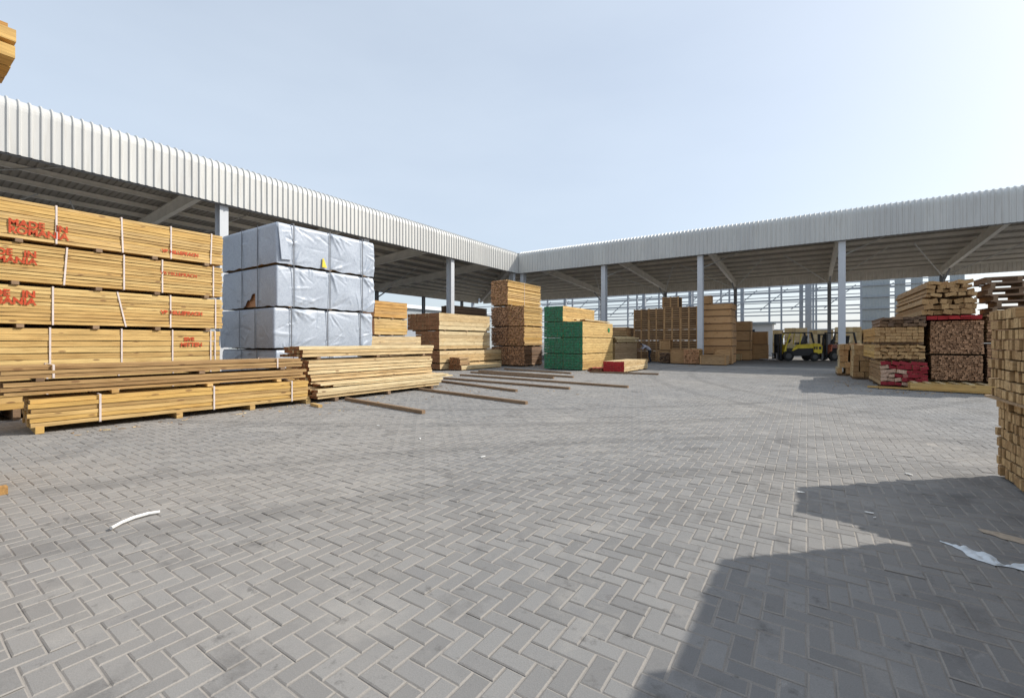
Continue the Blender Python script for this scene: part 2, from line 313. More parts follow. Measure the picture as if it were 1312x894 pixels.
# local frame of a shed: x along the fascia, y from the fascia backwards, z up
def shed(name, label, loc, rz, x0, x1, cols, corner):
    t = thing(name, label, 'shed', loc, rz)
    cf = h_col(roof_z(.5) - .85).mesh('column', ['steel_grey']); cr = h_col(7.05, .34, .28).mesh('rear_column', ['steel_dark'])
    for k in range(x0, x1):
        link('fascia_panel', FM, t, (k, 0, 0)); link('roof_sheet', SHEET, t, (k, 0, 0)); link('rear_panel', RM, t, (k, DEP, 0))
    if corner:                                   # mitred corner: the rear edge runs on past the fascia's end
        for k in range(19):
            a = x1 + k if corner > 0 else x0 - k - 1
            u0, u1 = (k, k + 1) if corner > 0 else (k + 1, k)
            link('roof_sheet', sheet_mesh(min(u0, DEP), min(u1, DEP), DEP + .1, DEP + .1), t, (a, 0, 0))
            if k < 18: link('rear_panel', RM, t, (a, DEP, 0))
    for c in cols:
        if x0 <= c <= x1:
            link('column', cf, t, (c, .45, 0))
            b = MB(); z0, z1 = roof_z(.3) - .23, roof_z(DEP - .3) - .23       # rafter: tapering I beam under the purlins
            d0, d1 = .62, .5
            for ya, yb, za, zb, da, db in ((.3, DEP - .2, z0, z1, d0, d1),):
                b.hexa([(c - .012, ya, za - da), (c + .012, ya, za - da), (c + .012, yb, zb - db), (c - .012, yb, zb - db), (c - .012, ya, za), (c + .012, ya, za), (c + .012, yb, zb), (c - .012, yb, zb)])
                b.bar((c, ya, za - .01), (c, yb, zb - .01), .22, .02); b.bar((c, ya, za - da - .01), (c, yb, zb - db - .01), .24, .02)
            b.build('rafter', 'underside_lit', t)
            b = MB(); b.bar((c, DEP - 2.6, roof_z(DEP - 2.6) - .85), (c, DEP - .45, 6.35), .1, .1); b.build('knee_brace', 'steel_dark', t)
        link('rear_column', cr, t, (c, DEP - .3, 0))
    n = 11
    for k in range(n):
        y = .75 + k * (DEP - 1.1) / (n - 1); z = roof_z(y) - .02; e0, e1 = x0, x1
        if corner > 0: e1 = x1 + y
        if corner < 0: e0 = x0 - y
        b = MB(); b.box(e0, e1, y - .012, y + .012, z - .2, z - .01); b.box(e0, e1, y + .012, y + .09, z - .2, z - .188); b.box(e0, e1, y - .09, y - .012, z - .025, z - .01)
        b.build('purlin', 'underside_lit', t)
    b = MB(); b.box(x0, x1, .06, .20, EAVE - .02, EAVE + .2); b.build('eave_beam', 'steel_dark', t)
    for c in cols:                               # thin stay rods fanning from each rear column to the roof
        for k in (-1, 1):
            ce = c + k * 3.2
            if not (x0 < ce < x1 + (10 if corner > 0 else 0)): continue
            b = MB(); b.tube((c, DEP - .5, 6.9), (ce, 8.5, roof_z(8.5) - .32), .035, 6); b.build('stay_rod', 'sheet_white', t)
    for c in cols:
        if x0 <= c <= x1 and c + 3.4 < x1: b = MB(); b.tube((c, .75, 6.6), (c + 3.2, 4.2, roof_z(4.2) - .32), .03, 6); b.build('stay_rod', 'sheet_white', t)
    if corner:
        xc = x1 if corner > 0 else x0
        b = MB(); b.bar((xc, .1, roof_z(.1) - .5), (xc + corner * DEP, DEP, roof_z(DEP) - .5), .25, .5); b.build('hip_rafter', 'underside_shade', t)
    return t
XL, YR = -20.8, 32.0
# right shed: local x = world x, local y = world y - 32
shed('open_shed', 'open steel shed with shaded grey ribbed fascia at the back of the yard', (XL, YR, 0), 0, 0, 46, [.25, 7.7, 14.7, 22.5, 30.1, 37.5, 45], -1)
# left shed: local x = world y, local y = -(world x)   (90 degrees)
shed('open_shed', 'long open steel shed with sunlit white ribbed fascia along the left side', (XL, 0, 0), 90, -10, 32, [-5.9, 1.5, 8.95, 16.4, 23.8, 31.75, 38.8, 46], 1)

# ------------------------------------------------------------------ timber packs
def strap_mesh(W_, H_, w=.028, p=.012, name='strap', mat='strap_white'):
    b = MB(); e = .004
    b.box(-w / 2, w / 2, -p - e, -p, -p, H_ + p); b.box(-w / 2, w / 2, W_ + p, W_ + p + e, -p, H_ + p)
    b.box(-w / 2 + .001, w / 2 - .001, -p, W_ + p, H_ + p, H_ + p + e); b.box(-w / 2 + .001, w / 2 - .001, -p, W_ + p, -p - e, -p)
    return b.mesh(name, [mat])
def pack(name, label, x, y, z, L_, W_, H_, rows, cols, mats=('pine_yellow', 'end_tan'), rz=90, straps=(), bearers=(.1, .5, .9), bh=.085, jx=.015, jy=.006, group=None, single=False, rough=False, jz=.06, cat='timber pack', smat='strap_white', bmat='bearer_wood', gap=.004):
    t = thing(name, label, cat, (x, y, z), rz, group); b = MB(); hr = H_ / rows
    for r in range(rows):
        if rough:
            ws = [rnd.uniform(.6, 1.5) for _ in range(cols)]; q = W_ / sum(ws); ws = [w * q for w in ws]
        else: ws = [W_ / cols] * cols
        yy = 0.
        for c, w in enumerate(ws):
            a0, a1 = rnd.uniform(-jx, jx), rnd.uniform(-jx, jx); dy = rnd.uniform(-jy, jy); dz = rnd.uniform(0, hr * (.25 if rough else jz))
            y0, y1 = yy + gap / 2 + dy, yy + w - gap / 2 + dy; z0, z1 = r * hr + .001, (r + 1) * hr - .003 - dz; yy += w
            if single:
                bb = MB(); bb.board(a0, L_ + a1, y0, y1, z0, z1, 0, 1, 0., 8, .007); o = bb.build('board', mats, t); o.rotation_euler = (0, 0, rnd.uniform(-.002, .002))
            elif rough:
                k = rnd.uniform(-.3, .3); mt = Matrix.Translation((0, (y0 + y1) / 2, (z0 + z1) / 2)) @ Matrix.Rotation(k, 4, 'X')
                b.box(a0, L_ + a1, -(y1 - y0) / 2, (y1 - y0) / 2, -(z1 - z0) / 2, (z1 - z0) / 2, 0, 1, None, mt)
            else: b.board(a0, L_ + a1, y0, y1, z0, z1, 0, 1, None, 8 if c in (0, cols - 1) or r == rows - 1 else 1, .008)
    if not single: b.build('boards', mats, t)['kind'] = 'stuff'
    if straps:
        sm = strap_mesh(W_, H_, mat=smat)
        for s in straps:
            s, k = s if isinstance(s, tuple) else (s, 0.)
            link('strap', sm, t, (s, 0, 0), (0, k, 0))
    if bearers:
        bm_ = MB(); bm_.box(-.05, .05, -.04, W_ + .04, -bh, -.001, 0, None, 0.); bm_ = bm_.mesh('bearer', [bmat])
        for f in bearers: link('bearer', bm_, t, (f * L_ + rnd.uniform(-.05, .05), 0, 0), (0, 0, rnd.uniform(-.03, .03)))
    return t
def stencil(parent, text, x, z, size, name='stencil_lettering', mat='stencil_red', yoff=-.016, bold=.006, skew=0., sx=1.):
    cu = bpy.data.curves.new('t', 'FONT'); cu.body = text; cu.size = size; cu.offset = bold; cu.space_line = .8; cu.extrude = 0
    tmp = bpy.data.objects.new('t', cu); C.objects.link(tmp); dg = bpy.context.evaluated_depsgraph_get(); dg.update()
    me = bpy.data.meshes.new_from_object(tmp.evaluated_get(dg)); bpy.data.objects.remove(tmp); bpy.data.curves.remove(cu)
    me.transform(Matrix(((sx, 0, 0, 0), (0, 0, 1, 0), (0, 1, 0, 0), (0, 0, 0, 1)))); me.materials.clear(); me.materials.append(M[mat])
    return link(name, me, parent, (x, yoff, z), (0, skew, 0))

# tall yellow stack, far left
Y0 = .25; LT = 5.07
tiers = [(0, 'bottom pack of the tall yellow timber stack at left, mostly hidden', 6, (1.9, 3.0, 4.0, 4.8), 'pine_gold'),
         (1, 'yellow timber pack of thick boards, fourth from top of tall left stack', 6, (1.94, 3.05, 3.99, 4.80, 4.9), 'pine_yellow'),
         (2, 'yellow timber pack with bright red stencils, third from top of tall left stack', 10, (1.98, (3.12, -.19), 3.95, 4.91), 'pine_yellow'),
         (3, 'yellow timber pack with faded red stencils, second from top of tall left stack', 11, ((2.14, .06), 3.09, 3.79, 4.86), 'pine_yellow'),
         (4, 'topmost yellow timber pack of the tall left stack, red lettering low down', 11, (2.03, (3.07, -.03), 3.96, (4.80, .03)), 'pine_gold')]
for k, lab, rows, st, wm in tiers:
    t = pack('timber_pack', lab, -12.6, Y0, .21 + .82 * k, LT - (.06 if k < 2 else 0), 1.15, .745, rows, 9 if rows > 6 else 5, (wm, 'end_tan'), straps=st, bh=.074 if k else .2, group='packs of the tall yellow stack', jy=.012, jz=.13, bearers=(.12, .3, .52, .72, .93))
    if k == 4: stencil(t, 'MADE   IN\nROMANIA', 1.38, .235, .18, bold=.007); stencil(t, 'VB HILLEPRACH', 3.78, .12, .105, bold=.006)
    if k == 3: stencil(t, 'MADE   IN\nROMANIA', .98, .48, .17, bold=.006); stencil(t, 'VB HILLEPRACH', 3.75, .42, .105, bold=.0025)
    if k == 2: stencil(t, 'MADE   IN\nROMANIA', .92, .52, .18, bold=.008); stencil(t, 'VB HILLEPRACH', 3.76, .31, .12, bold=.006)
    if k == 1: stencil(t, 'SIVE', 4.22, .50, .12); stencil(t, 'MITTEN', 4.15, .36, .13)
    if k == 0: stencil(t, 'ROMANIA', .95, .42, .17)

pack('timber_pack', 'added dark timber pack blocking light through the gaps behind the tall yellow stack', -13.9, .3, 1.2, 4.9, 1.2, 1.3, 8, 8, ('grey_brown', 'end_dark'), bearers=())  # filler pack, added to stop light showing through the gaps in front
pack('timber_pack', 'added unseen timber pack on the ground behind the tall yellow stack', -13.9, .3, .1, 4.9, 1.2, 1.09, 8, 8, ('grey_brown', 'end_dark'))  # added underneath to carry the light-blocking pack
# grey tarpaulin wrapped packs
def tarp_pack(label, x, y, z, L_, W_, H_, seed, straps, hole=False):
    t = thing('wrapped_pack', label, 'wrapped pack', (x, y, z), 90, 'grey wrapped packs'); r = .05
    per = []
    def seg(a, b, n, nx, ny): 
        for i in range(n): f = i / n; per.append((a[0] + (b[0] - a[0]) * f, a[1] + (b[1] - a[1]) * f, nx, ny))
    def arc(cx_, cy_, a0):
        for i in range(4): a = a0 + i / 4 * math.pi / 2; per.append((cx_ + r * math.cos(a), cy_ + r * math.sin(a), math.cos(a), math.sin(a)))
    seg((r, 0), (L_ - r, 0), 150, 0, -1); arc(L_ - r, r, -math.pi / 2); seg((L_, r), (L_, W_ - r), 50, 1, 0); arc(L_ - r, W_ - r, 0)
    seg((L_ - r, W_), (r, W_), 50, 0, 1); arc(r, W_ - r, math.pi / 2); seg((0, W_ - r), (0, r), 130, -1, 0); arc(r, r, math.pi)
    nz = 40; P = np.array(per); nP = len(per); q = np.roll(P[:, :2], -1, 0) - P[:, :2]; s_ = np.concatenate([[0], np.cumsum(np.hypot(q[:, 0], q[:, 1]))[:-1]]); total = s_[-1] + .04
    SS, ZZ = np.meshgrid(s_, np.linspace(0, H_, nz + 1)); EE = np.zeros_like(SS); tr_ = random.Random(seed * 17)
    anch = [(x, z_) for x in straps for z_ in (.0, H_)]
    for k in range(130):                          # sharp creases in a taut sheet, many fanning out from the straps and corners
        if k < 48: ax, az = tr_.choice(anch); an = tr_.uniform(.25, 1.3) * tr_.choice((-1, 1)) * (1 if az == 0 else -1); ln = tr_.uniform(.25, .9); cs, cz = ax + math.cos(an) * ln * .5, az + abs(math.sin(an)) * ln * .5 * (1 if az == 0 else -1); an = math.atan2(cz - az, cs - ax)
        else: cs, cz = tr_.uniform(0, total), tr_.uniform(0, H_); an = tr_.gauss(math.pi / 2, .7) if tr_.random() < .6 else tr_.gauss(0, .25); ln = tr_.uniform(.2, .8)
        ds = (SS - cs + total / 2) % total - total / 2; dz_ = ZZ - cz
        al = ds * math.cos(an) + dz_ * math.sin(an); pe = -ds * math.sin(an) + dz_ * math.cos(an); w_ = tr_.uniform(.03, .09)
        EE += tr_.uniform(.008, .022) * tr_.choice((1, 1, -.8)) * np.clip(1 - np.abs(pe) / w_, 0, 1) * np.clip(1 - (np.abs(al) / (ln / 2)) ** 2, 0, 1)
    rows = []
    for k in range(nz + 1):
        f = k / nz; row = []
        for m_, (px, py, nx, ny) in enumerate(per):
            zz = f * H_
            if k == 0: zz += .04 * noise.noise(Vector((px * 3, py * 3, seed)))
            e = EE[k, m_] + .03 * noise.noise(Vector((px * 1.2, py * 1.2, zz * 1.4 + seed * 5))) + .015 * math.sin(f * math.pi)
            rr = max(0, (f - .94) / .06) * .03
            for s in straps:
                if abs(px - s) < .12 and ny == -1: e -= .018 * math.exp(-((px - s) / .04) ** 2)
            row.append((px + nx * (e - rr), py + ny * (e - rr), zz))
        rows.append(row)
    b = MB(); b.grid(rows, 0, True)
    top = rows[-1]; cxm, cym = L_ / 2, W_ / 2; tr = []
    for k in range(0, 9):
        f = 1 - k / 8.5; tr.append([(cxm + (p[0] - cxm) * f, cym + (p[1] - cym) * f, p[2] + (0.02 * (1 - f) + .03 * noise.noise(Vector((p[0] * f * 2, p[1] * f * 2, seed))) if k else 0)) for p in top])
    b.grid(tr, 0, True)
    if hole:                                      # the torn flap at the end face shows timber inside
        n = len(per); drop = []
        for fi, f in enumerate(b.f):
            c = sum((Vector(b.v[i]) for i in f), Vector()) / 4
            if c.x < .12 and 1.15 < c.y < 1.9 and c.z < .46 - .42 * ((c.y - 1.15) / .75) + .04 * math.sin(c.y * 20): drop.append(fi)
        ds = set(drop); b.f = [f for i, f in enumerate(b.f) if i not in ds]; b.m = b.m[:len(b.f)]; b.t = b.t[:len(b.f)]
    o = b.build('tarpaulin', 'tarp', t, smooth=True)
    c = MB()
    for i in range(5):
        for j in range(8): c.box(.07, L_ - .07, .1 + j * (W_ - .2) / 8, .1 + (j + 1) * (W_ - .2) / 8 - .01, .02 + i * (H_ - .12) / 5, .02 + (i + 1) * (H_ - .12) / 5 - .01, 0, 1)
    c.build('boards', ['pine_orange', 'end_pink'], t)['kind'] = 'stuff'
    for s in straps: link('strap', strap_mesh(W_, H_, .03, .035, mat='strap_dark'), t, (s, 0, 0))
    for s in (.95, 1.9):
        q = MB(); q.box(-.045, -.04, s, s + .03, .0, H_ + .02); q.build('end_strap', 'strap_dark', t)
    q = MB()
    for f in (.12, .5, .88): q.box(f * L_ - .05, f * L_ + .05, .0, W_, -.03, -.001)
    q.build('bearer', 'bearer_wood', t)
    return t
TL = ['topmost grey wrapped pack with loose corner folds beside the shed column', 'grey wrapped pack with torn flap showing orange timber, second from top', 'grey wrapped pack with sagging creases, third from top of wrapped stack', 'lowest grey wrapped pack half hidden behind the cream planks']
for k in range(4):
    t = tarp_pack(TL[k], -12.6 + (.03, 0, -.03, 0)[k], 6.7 + (0, .02, -.04, 0)[k], 3.77 - 1.225 * k, 3.42, 3.3, 1.165, k + 1, (.5, 1.68, 2.9), hole=(k == 1))
    if k == 0:                                    # folded corner flap and a yellow tag
        q = MB(); q.hexa([(.12, -.075, .1), (.42, -.065, .12), (.30, -.05, .62), (.02, -.06, 1.15), (.12, -.035, .1), (.42, -.03, .12), (.30, -.02, .62), (.02, -.03, 1.15)]); q.build('corner_flap', 'tarp', t)
        q = MB(); q.hexa([(1.4, -.06, .05), (1.56, -.06, .04), (1.46, -.05, .32), (1.42, -.05, .33), (1.4, -.05, .05), (1.56, -.05, .04), (1.46, -.04, .32), (1.42, -.04, .33)]); q.build('tag', 'fork_yellow', t)

# low piles in front of the tall stack
pack('plank_pile', 'low golden plank bundle lying on bearers on the paving, front left', -10.45, 1.58, .11, 4.6, 1.05, .455, 6, 7, ('pine_gold', 'end_tan'), rz=85.6, straps=(.85, 2.6, 4.2), bh=.108, single=True, jx=.025, jy=.016, jz=.2, cat='plank bundle', bearers=(.03, .44, .73, .99), bmat='pine_gold')
pack('plank_pile', 'weathered brown plank bundle, lower layer on top of golden planks', -10.62, 1.33, .63, 4.85, 1.0, .21, 3, 6, ('weathered', 'end_brown'), rz=86.0, bh=.06, single=True, jx=.05, jy=.025, jz=.25, cat='plank bundle', bearers=(.27, .58, .88), bmat='pine_gold')
pack('plank_pile', 'greyish brown plank layer, uppermost at front left with two white straps', -10.66, 1.27, .90, 4.85, 1.0, .20, 3, 6, ('weathered', 'end_brown'), rz=86.2, bh=.055, straps=(.62, 4.3), single=True, jx=.05, jy=.025, jz=.25, cat='plank bundle', bearers=(.1, .57, .9))
# second front pile, cream planks
pack('plank_pile', 'ragged cream planks lying lowest, nearest the loose floor bearers', -9.92, 6.35, .10, 4.4, 1.1, .24, 3, 6, ('pine_cream', 'end_brown'), rz=91, jx=.12, jy=.04, jz=.3, single=True, cat='plank bundle', bh=.09)
pack('plank_pile', 'splayed cream planks sliding over the lowest cream layer', -10.1, 6.75, .35, 4.35, 1.25, .10, 2, 6, ('pine_cream', 'end_brown'), rz=88.5, jx=.25, jy=.05, jz=.3, single=True, cat='plank bundle', bearers=())
pack('plank_pile', 'middle block of cream planks under the strapped top layer', -10.75, 6.6, .47, 4.5, 1.1, .56, 6, 6, ('pine_cream', 'end_brown'), jx=.06, jy=.022, jz=.22, single=True, cat='plank bundle', bearers=())
pack('plank_pile', 'top layer of cream planks in front of the grey wrapped packs', -10.95, 6.45, 1.10, 4.9, .85, .29, 3, 6, ('pine_cream', 'end_brown'), jx=.08, jy=.02, jz=.25, single=True, cat='plank bundle', bh=.065)

# stack C beside the wrapped packs
pack('timber_pack', 'orange timber pack on top of the short stack right of wrapped packs', -15, 12.1, 2.55, 1.8, 1.2, .69, 5, 5, ('pine_orange', 'end_pink'), bh=.05)
pack('timber_pack', 'yellow timber pack with reddish end below the orange top pack', -15, 12.1, 1.82, 1.8, 1.2, .68, 5, 5, ('pine_gold', 'end_pink'), bh=.05)
pack('timber_pack', 'cream timber pack third from top in the short orange-topped stack', -15, 11.0, .98, 3.75, 1.2, .77, 5, 5, ('pine_cream', 'end_pink'), bh=.05)
pack('timber_pack', 'pinkish bottom timber pack of the short orange-topped stack', -15, 11.0, .1, 3.75, 1.2, .82, 5, 5, ('slab_wood', 'end_pink'))
# stack D: cream sides, brown ends
pack('timber_pack', 'cream timber pack with brown ends, top of the wide pale stack', -15.9, 16.95, 2.15, 4.4, 2.35, .88, 4, 12, ('pine_cream', 'end_brown'), bh=.06, jy=.012)
pack('timber_pack', 'cream timber pack with brown ends, second from top in wide pale stack', -15.9, 16.95, 1.12, 4.4, 1.75, .96, 5, 9, ('pine_cream', 'end_brown'), bh=.06, jy=.008)
pack('timber_pack', 'longer cream timber pack third from top in the wide pale stack', -15.85, 16.95, .42, 6.6, 1.75, .62, 3, 9, ('pine_cream', 'end_brown'), bh=.06)
pack('timber_pack', 'lowest cream timber pack resting on the paving in wide pale stack', -15.85, 16.95, .08, 6.6, 1.75, .27, 2, 9, ('pine_cream', 'end_brown'), bh=.08)
pack('plank_pile', 'small pale bundle with brown ends on the ground before the wide stack', -14.95, 17.6, .04, 3.6, .95, .22, 2, 6, ('pine_cream', 'end_brown'), cat='plank bundle', bh=.04)
pack('plank_pile', 'little jumble of brown offcuts on the small pale ground bundle', -15.0, 17.55, .28, .8, .75, .42, 4, 5, ('slab_wood', 'end_brown'), rough=True, jx=.06, cat='plank bundle', bearers=())
# stack E: bark-brown ends, yellow sides
ez = [(.1, 1.12), (1.3, 1.12), (2.5, 1.2)]
for k, (z, h) in enumerate(ez):
    w = ('bottom', 'middle', 'upper')[k]
    pack('timber_pack', f'{w} brown-ended bundle in the right column of the tall dark stack', -14.1, 22.4, z, 2.15, 1.2, h, 12, 12, (('grey_brown', 'pine_gold', 'pine_yellow')[k], 'end_bark'), rough=True, jx=.05, group='bundles of the tall dark stack', bh=.07)
    pack('timber_pack', f'{w} brown-ended bundle in the left column of the tall dark stack', -15.38, 22.5, z, 3.9, 1.25, h, 12, 12, ('grey_brown', 'end_bark'), rough=True, jx=.05, group='bundles of the tall dark stack', bh=.07)
pack('timber_pack', 'topmost yellow-sided bundle left on the tall dark stack', -15.3, 22.4, 3.82, 4.0, 1.3, 1.52, 14, 12, ('pine_yellow', 'end_bark'), rough=True, jx=.04, group='bundles of the tall dark stack', straps=(1.9,))
pack('timber_pack', 'dark bundle standing on a shelf stack deep inside the left shed', -24, 27.2, 3.3, 4.6, 1.3, 1.2, 10, 10, ('grey_brown', 'end_dark'), rough=True)
pack('timber_pack', 'brown timber pack under the dark bundle deep inside the left shed', -24, 27.2, 1.75, 4.6, 1.4, 1.4, 10, 10, ('pale_brown', 'end_dark'))
pack('timber_pack', 'lowest brown timber pack of the pile deep inside left shed', -24, 27.2, .1, 4.6, 1.4, 1.5, 10, 10, ('pale_brown', 'end_dark'))
# stack F: green painted ends
for k in range(4):
    h = .82; z = .05 + .855 * k
    pack('timber_pack', ('bottom', 'second', 'third', 'topmost')[k] + ' green-ended timber pack in the left column of the green stack', -10.85, 21.1, z, 4.2, 1.15, h, 6, 7, ('pine_yellow', 'end_green'), jx=.004, group='green-ended packs', bh=.03, gap=.002)
    if k < 3:
        t = pack('timber_pack', ('bottom', 'second', 'third')[k] + ' green-ended timber pack in the right column of the green stack', -9.68, 21.05, z, 4.25, 1.13, h, 6, 7, ('pine_yellow', 'end_green'), jx=.004, group='green-ended packs', bh=.03, gap=.002)
        if k == 2:
            q = MB(); q.tube((3.6, -.03, .42), (3.6, -.008, .42), .13, 14); q.build('paint_spot', 'paint_green', t)
pack('plank_pile', 'loose boards with rusty ends lying on the right green column', -9.9, 21.9, 2.66, 3.6, .6, .07, 1, 4, ('pine_cream', 'end_brown'), rz=92, jx=.3, cat='plank bundle', bearers=())
pack('timber_pack', 'low red-ended timber pack on the paving beside the green stack', -7.3, 20.6, .06, 3.75, 1.07, .50, 4, 6, ('pine_cream', 'end_red'), jx=.006, bh=.05)
pack('plank_pile', 'few rusty red offcuts between green stack and red-ended pack', -8.5, 20.75, .0, .7, .75, .2, 3, 5, ('red_board', 'end_brown'), rough=True, jx=.1, cat='plank bundle', bearers=())
# stack G beyond the red-ended pack
pack('timber_pack', 'brown timber pack on the ground behind the red-ended pack', -10.1, 26.8, .1, 4.3, 1.8, 1.35, 9, 9, ('pale_brown', 'end_tan'))
pack('plank_pile', 'untidy pale boards piled on the brown pack beside bending worker', -10.05, 26.7, 1.5, 4.4, 1.9, .32, 3, 8, ('pine_cream', 'end_tan'), rough=True, jx=.3, jy=.05, cat='plank bundle')
pack('plank_pile', 'topmost loose slabs on the untidy pale board pile', -10.4, 26.8, 1.92, 3.8, 1.5, .42, 4, 6, ('slab_wood', 'end_tan'), rough=True, jx=.3, jy=.05, cat='plank bundle', rz=93)
pack('timber_pack', 'brown sheet pack standing behind the green stack inside the shed', -11.6, 33.0, 1.9, 2.4, 2.6, .75, 3, 3, ('plywood', 'plywood'), bh=.1)
pack('timber_pack', 'lower brown sheet pack behind the green stack inside the shed', -11.6, 33.0, .1, 2.4, 2.6, 1.65, 6, 3, ('plywood', 'plywood'), bh=.1)

# stacked slatted crates under the back shed
def crate_meshes():
    w, d, h = 1.2, 1.0, .80
    b = MB(); b.box(0, .1, 0, .1, 0, h - .004); posts = b.mesh('post', ['crate_wood'])
    b = MB()
    for y in (.02, d - .06):
        for z in (.04, .2, .36, .52, .68): b.box(.101, w / 2 - .051, y, y + .04, z, z + .09); b.box(w / 2 + .051, w - .101, y, y + .04, z, z + .09)
    b.box(.02, w - .02, .11, d - .11, .0, .03)
    b.box(.06, w - .06, .2, d - .2, .031, h - .03, 1)  # solid dark block: shade behind the slats put into its colour
    return posts, b.mesh('slats', ['crate_inner', 'gap_shade'])
CP, CS = crate_meshes()
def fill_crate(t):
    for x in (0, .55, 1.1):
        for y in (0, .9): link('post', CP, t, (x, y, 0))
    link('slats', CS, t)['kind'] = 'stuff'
ordn = ('first', 'second', 'third', 'fourth', 'fifth', 'sixth')
for c in range(4):
    for k in range(5):
        t = thing('slatted_crate', f'open slatted crate in {ordn[c]} column from left, {("bottom", "second", "third", "fourth", "top")[k]} row of crate wall', 'crate', (-11.3 + c * 1.22, 34.0 - .25 * c + rnd.uniform(-.03, .03), .02 + k * .803 + .0), 0, 'slatted crates stacked under the back shed')
        fill_crate(t)
for k, (dx, lab) in enumerate(((2.3, 'slatted crate alone on top of the crate wall near the steel column'),)):
    t = thing('slatted_crate', lab, 'crate', (-11.3 + dx, 33.6, .02 + 5 * .803), 0, 'slatted crates stacked under the back shed'); fill_crate(t)

# plywood boxes
def box_crate(label, x, y, z, w, d, h, rz=0, mat='plywood', group=None):
    t = thing('plywood_box', label, 'box', (x, y, z), rz, group); g = .012
    part('panel', mat, t, (g, w - g, 0.02, d - .02, .045, h - .02))
    for a in (0, w - .09): part('batten', 'crate_wood', t, (a, a + .09, 0, .019, .045, h - .021))
    part('lid', 'crate_wood', t, (-.015, w + .015, -.015, d, h - .019, h))
    part('skid_base', 'gap_shade', t, (.03, w - .03, .05, d - .03, 0, .044))  # dark recessed base paints the shade line between stacked boxes
    return t
hs = [.62, .55, .55, .5, .5, .5, .45, .42]; z = .02
for k, h in enumerate(hs):
    box_crate(f'plywood box, {("bottom", "second", "third", "fourth", "fifth", "sixth", "seventh", "eighth")[k]} from ground in tall box tower right of steel column', -6.2 + rnd.uniform(-.05, .05), 33.2 + rnd.uniform(-.05, .05), z, 1.95, 2.2, h, 0, 'plywood', 'boxes of the tall plywood tower'); z += h + .004
box_crate('lone small box on the left top edge of the plywood tower', -6.3, 33.3, z, .7, 1.0, .6)
z = .02
for k, h in enumerate((.8, .75, .8, .78)):
    box_crate(f'plywood box, {("bottom", "second", "third", "top")[k]} of the shorter box tower behind the tall one', -5.1, 40, z, 1.35, 1.5, h, 0, 'plywood', 'boxes of the shorter plywood tower'); z += h + .004
box_crate('lower plywood box beside the yellow forklift', -3.9, 42, .02, 1.2, 1.3, 1.25, 0, 'crate_wood'); box_crate('upper darker plywood box beside the yellow forklift', -3.85, 42, 1.275, 1.12, 1.3, 1.08)
box_crate('low wide box on the floor in front of the tall box tower', -5.75, 30.3, .02, 1.55, 1.3, .62, 0, 'slab_wood')
box_crate('small box perched at the foot of the tall box tower', -5.2, 32.0, .02, 1.1, .9, 1.05, 0, 'crate_wood')
pack('firewood_bundle', 'bundle of brown log ends at the foot of the steel column', -5.85, 30.6, .1, 1.3, .95, .95, 8, 8, ('weathered', 'end_pink'), rough=True, jx=.06, cat='wood bundle')
box_crate('tan box left of the log end bundle under the shed edge', -7.75, 31.0, .02, .95, .9, 1.0, 0, 'crate_wood')
box_crate('tall narrow box between bending worker and tan box', -9.15, 32.9, .02, .85, .9, .85, 0, 'crate_wood'); box_crate('upper narrow box stacked between bending worker and tan box', -9.0, 32.9, .875, .75, .9, .75, 0, 'crate_wood')
pack('firewood_bundle', 'dark low heap of offcuts between the narrow box and tan box', -7.95, 31.6, .05, .9, .7, .7, 6, 6, ('grey_brown', 'end_dark'), rough=True, jx=.1, cat='wood bundle', bearers=())
box_crate('pale small box at the foot of the shorter box tower', -4.95, 39.2, .02, .6, .6, .55, 0, 'pine_cream')

# ------------------------------------------------------------------ right hand stacks
pack('timber_pack', 'small pale timber stack with side gaps nearest the orange forklift', 2.15, 24.3, .1, 1.6, 1.0, 1.32, 5, 5, ('pine_cream', 'end_tan'), jx=.08, jy=.05, gap=.03)
pack('timber_pack', 'narrow pale timber stack just right of the small gapped one', 2.45, 22.4, .1, 1.4, .9, 1.3, 6, 5, ('pine_cream', 'end_tan'), jx=.04, jy=.03)
pack('timber_pack', 'red and white ended timber pack at the foot of right stacks', 3.15, 18.75, .1, 3.2, 1.15, .78, 6, 6, ('slab_wood', 'end_redwhite'), rough=True, jx=.08)
pack('timber_pack', 'yellowish split timber pack lying on the red and white ended pack', 3.1, 18.85, .96, 3.4, 1.25, .46, 4, 7, ('pine_gold', 'end_tan'), rough=True, jx=.06)
pack('timber_pack', 'orange timber pack on the yellowish split pack, right stacks', 3.05, 18.75, 1.50, 3.5, 1.2, .48, 5, 9, ('pine_orange', 'end_tan'), jx=.04)
pack('plank_pile', 'dark bark slabs thrown on top of the orange pack', 3.1, 18.8, 2.0, 2.4, 1.1, .32, 3, 6, ('grey_brown', 'end_dark'), rough=True, jx=.15, cat='plank bundle', bearers=())
pack('timber_pack', 'lower bundle of brown stick ends behind the slatted pallet', 4.42, 19.0, .32, 4.2, 1.15, .76, 13, 18, ('grey_brown', 'end_bark'), rough=True, jx=.05, bh=.28)
pack('timber_pack', 'upper bundle of brown stick ends under the red board layer', 4.45, 19.05, 1.14, 4.2, 1.2, 1.02, 16, 18, ('grey_brown', 'end_bark'), rough=True, jx=.05, bh=.05)
pack('plank_pile', 'thin layer of red boards on the upper stick bundle', 4.4, 18.9, 2.20, 2.2, 1.25, .12, 2, 5, ('red_board', 'end_red'), jx=.1, cat='plank bundle', bearers=())
pack('timber_pack', 'lower crooked slab wood pack on the red board layer', 4.3, 18.95, 2.36, 5.2, 1.25, .5, 3, 7, ('slab_wood', 'end_tan'), rough=True, jx=.15, jy=.03, bh=.03)
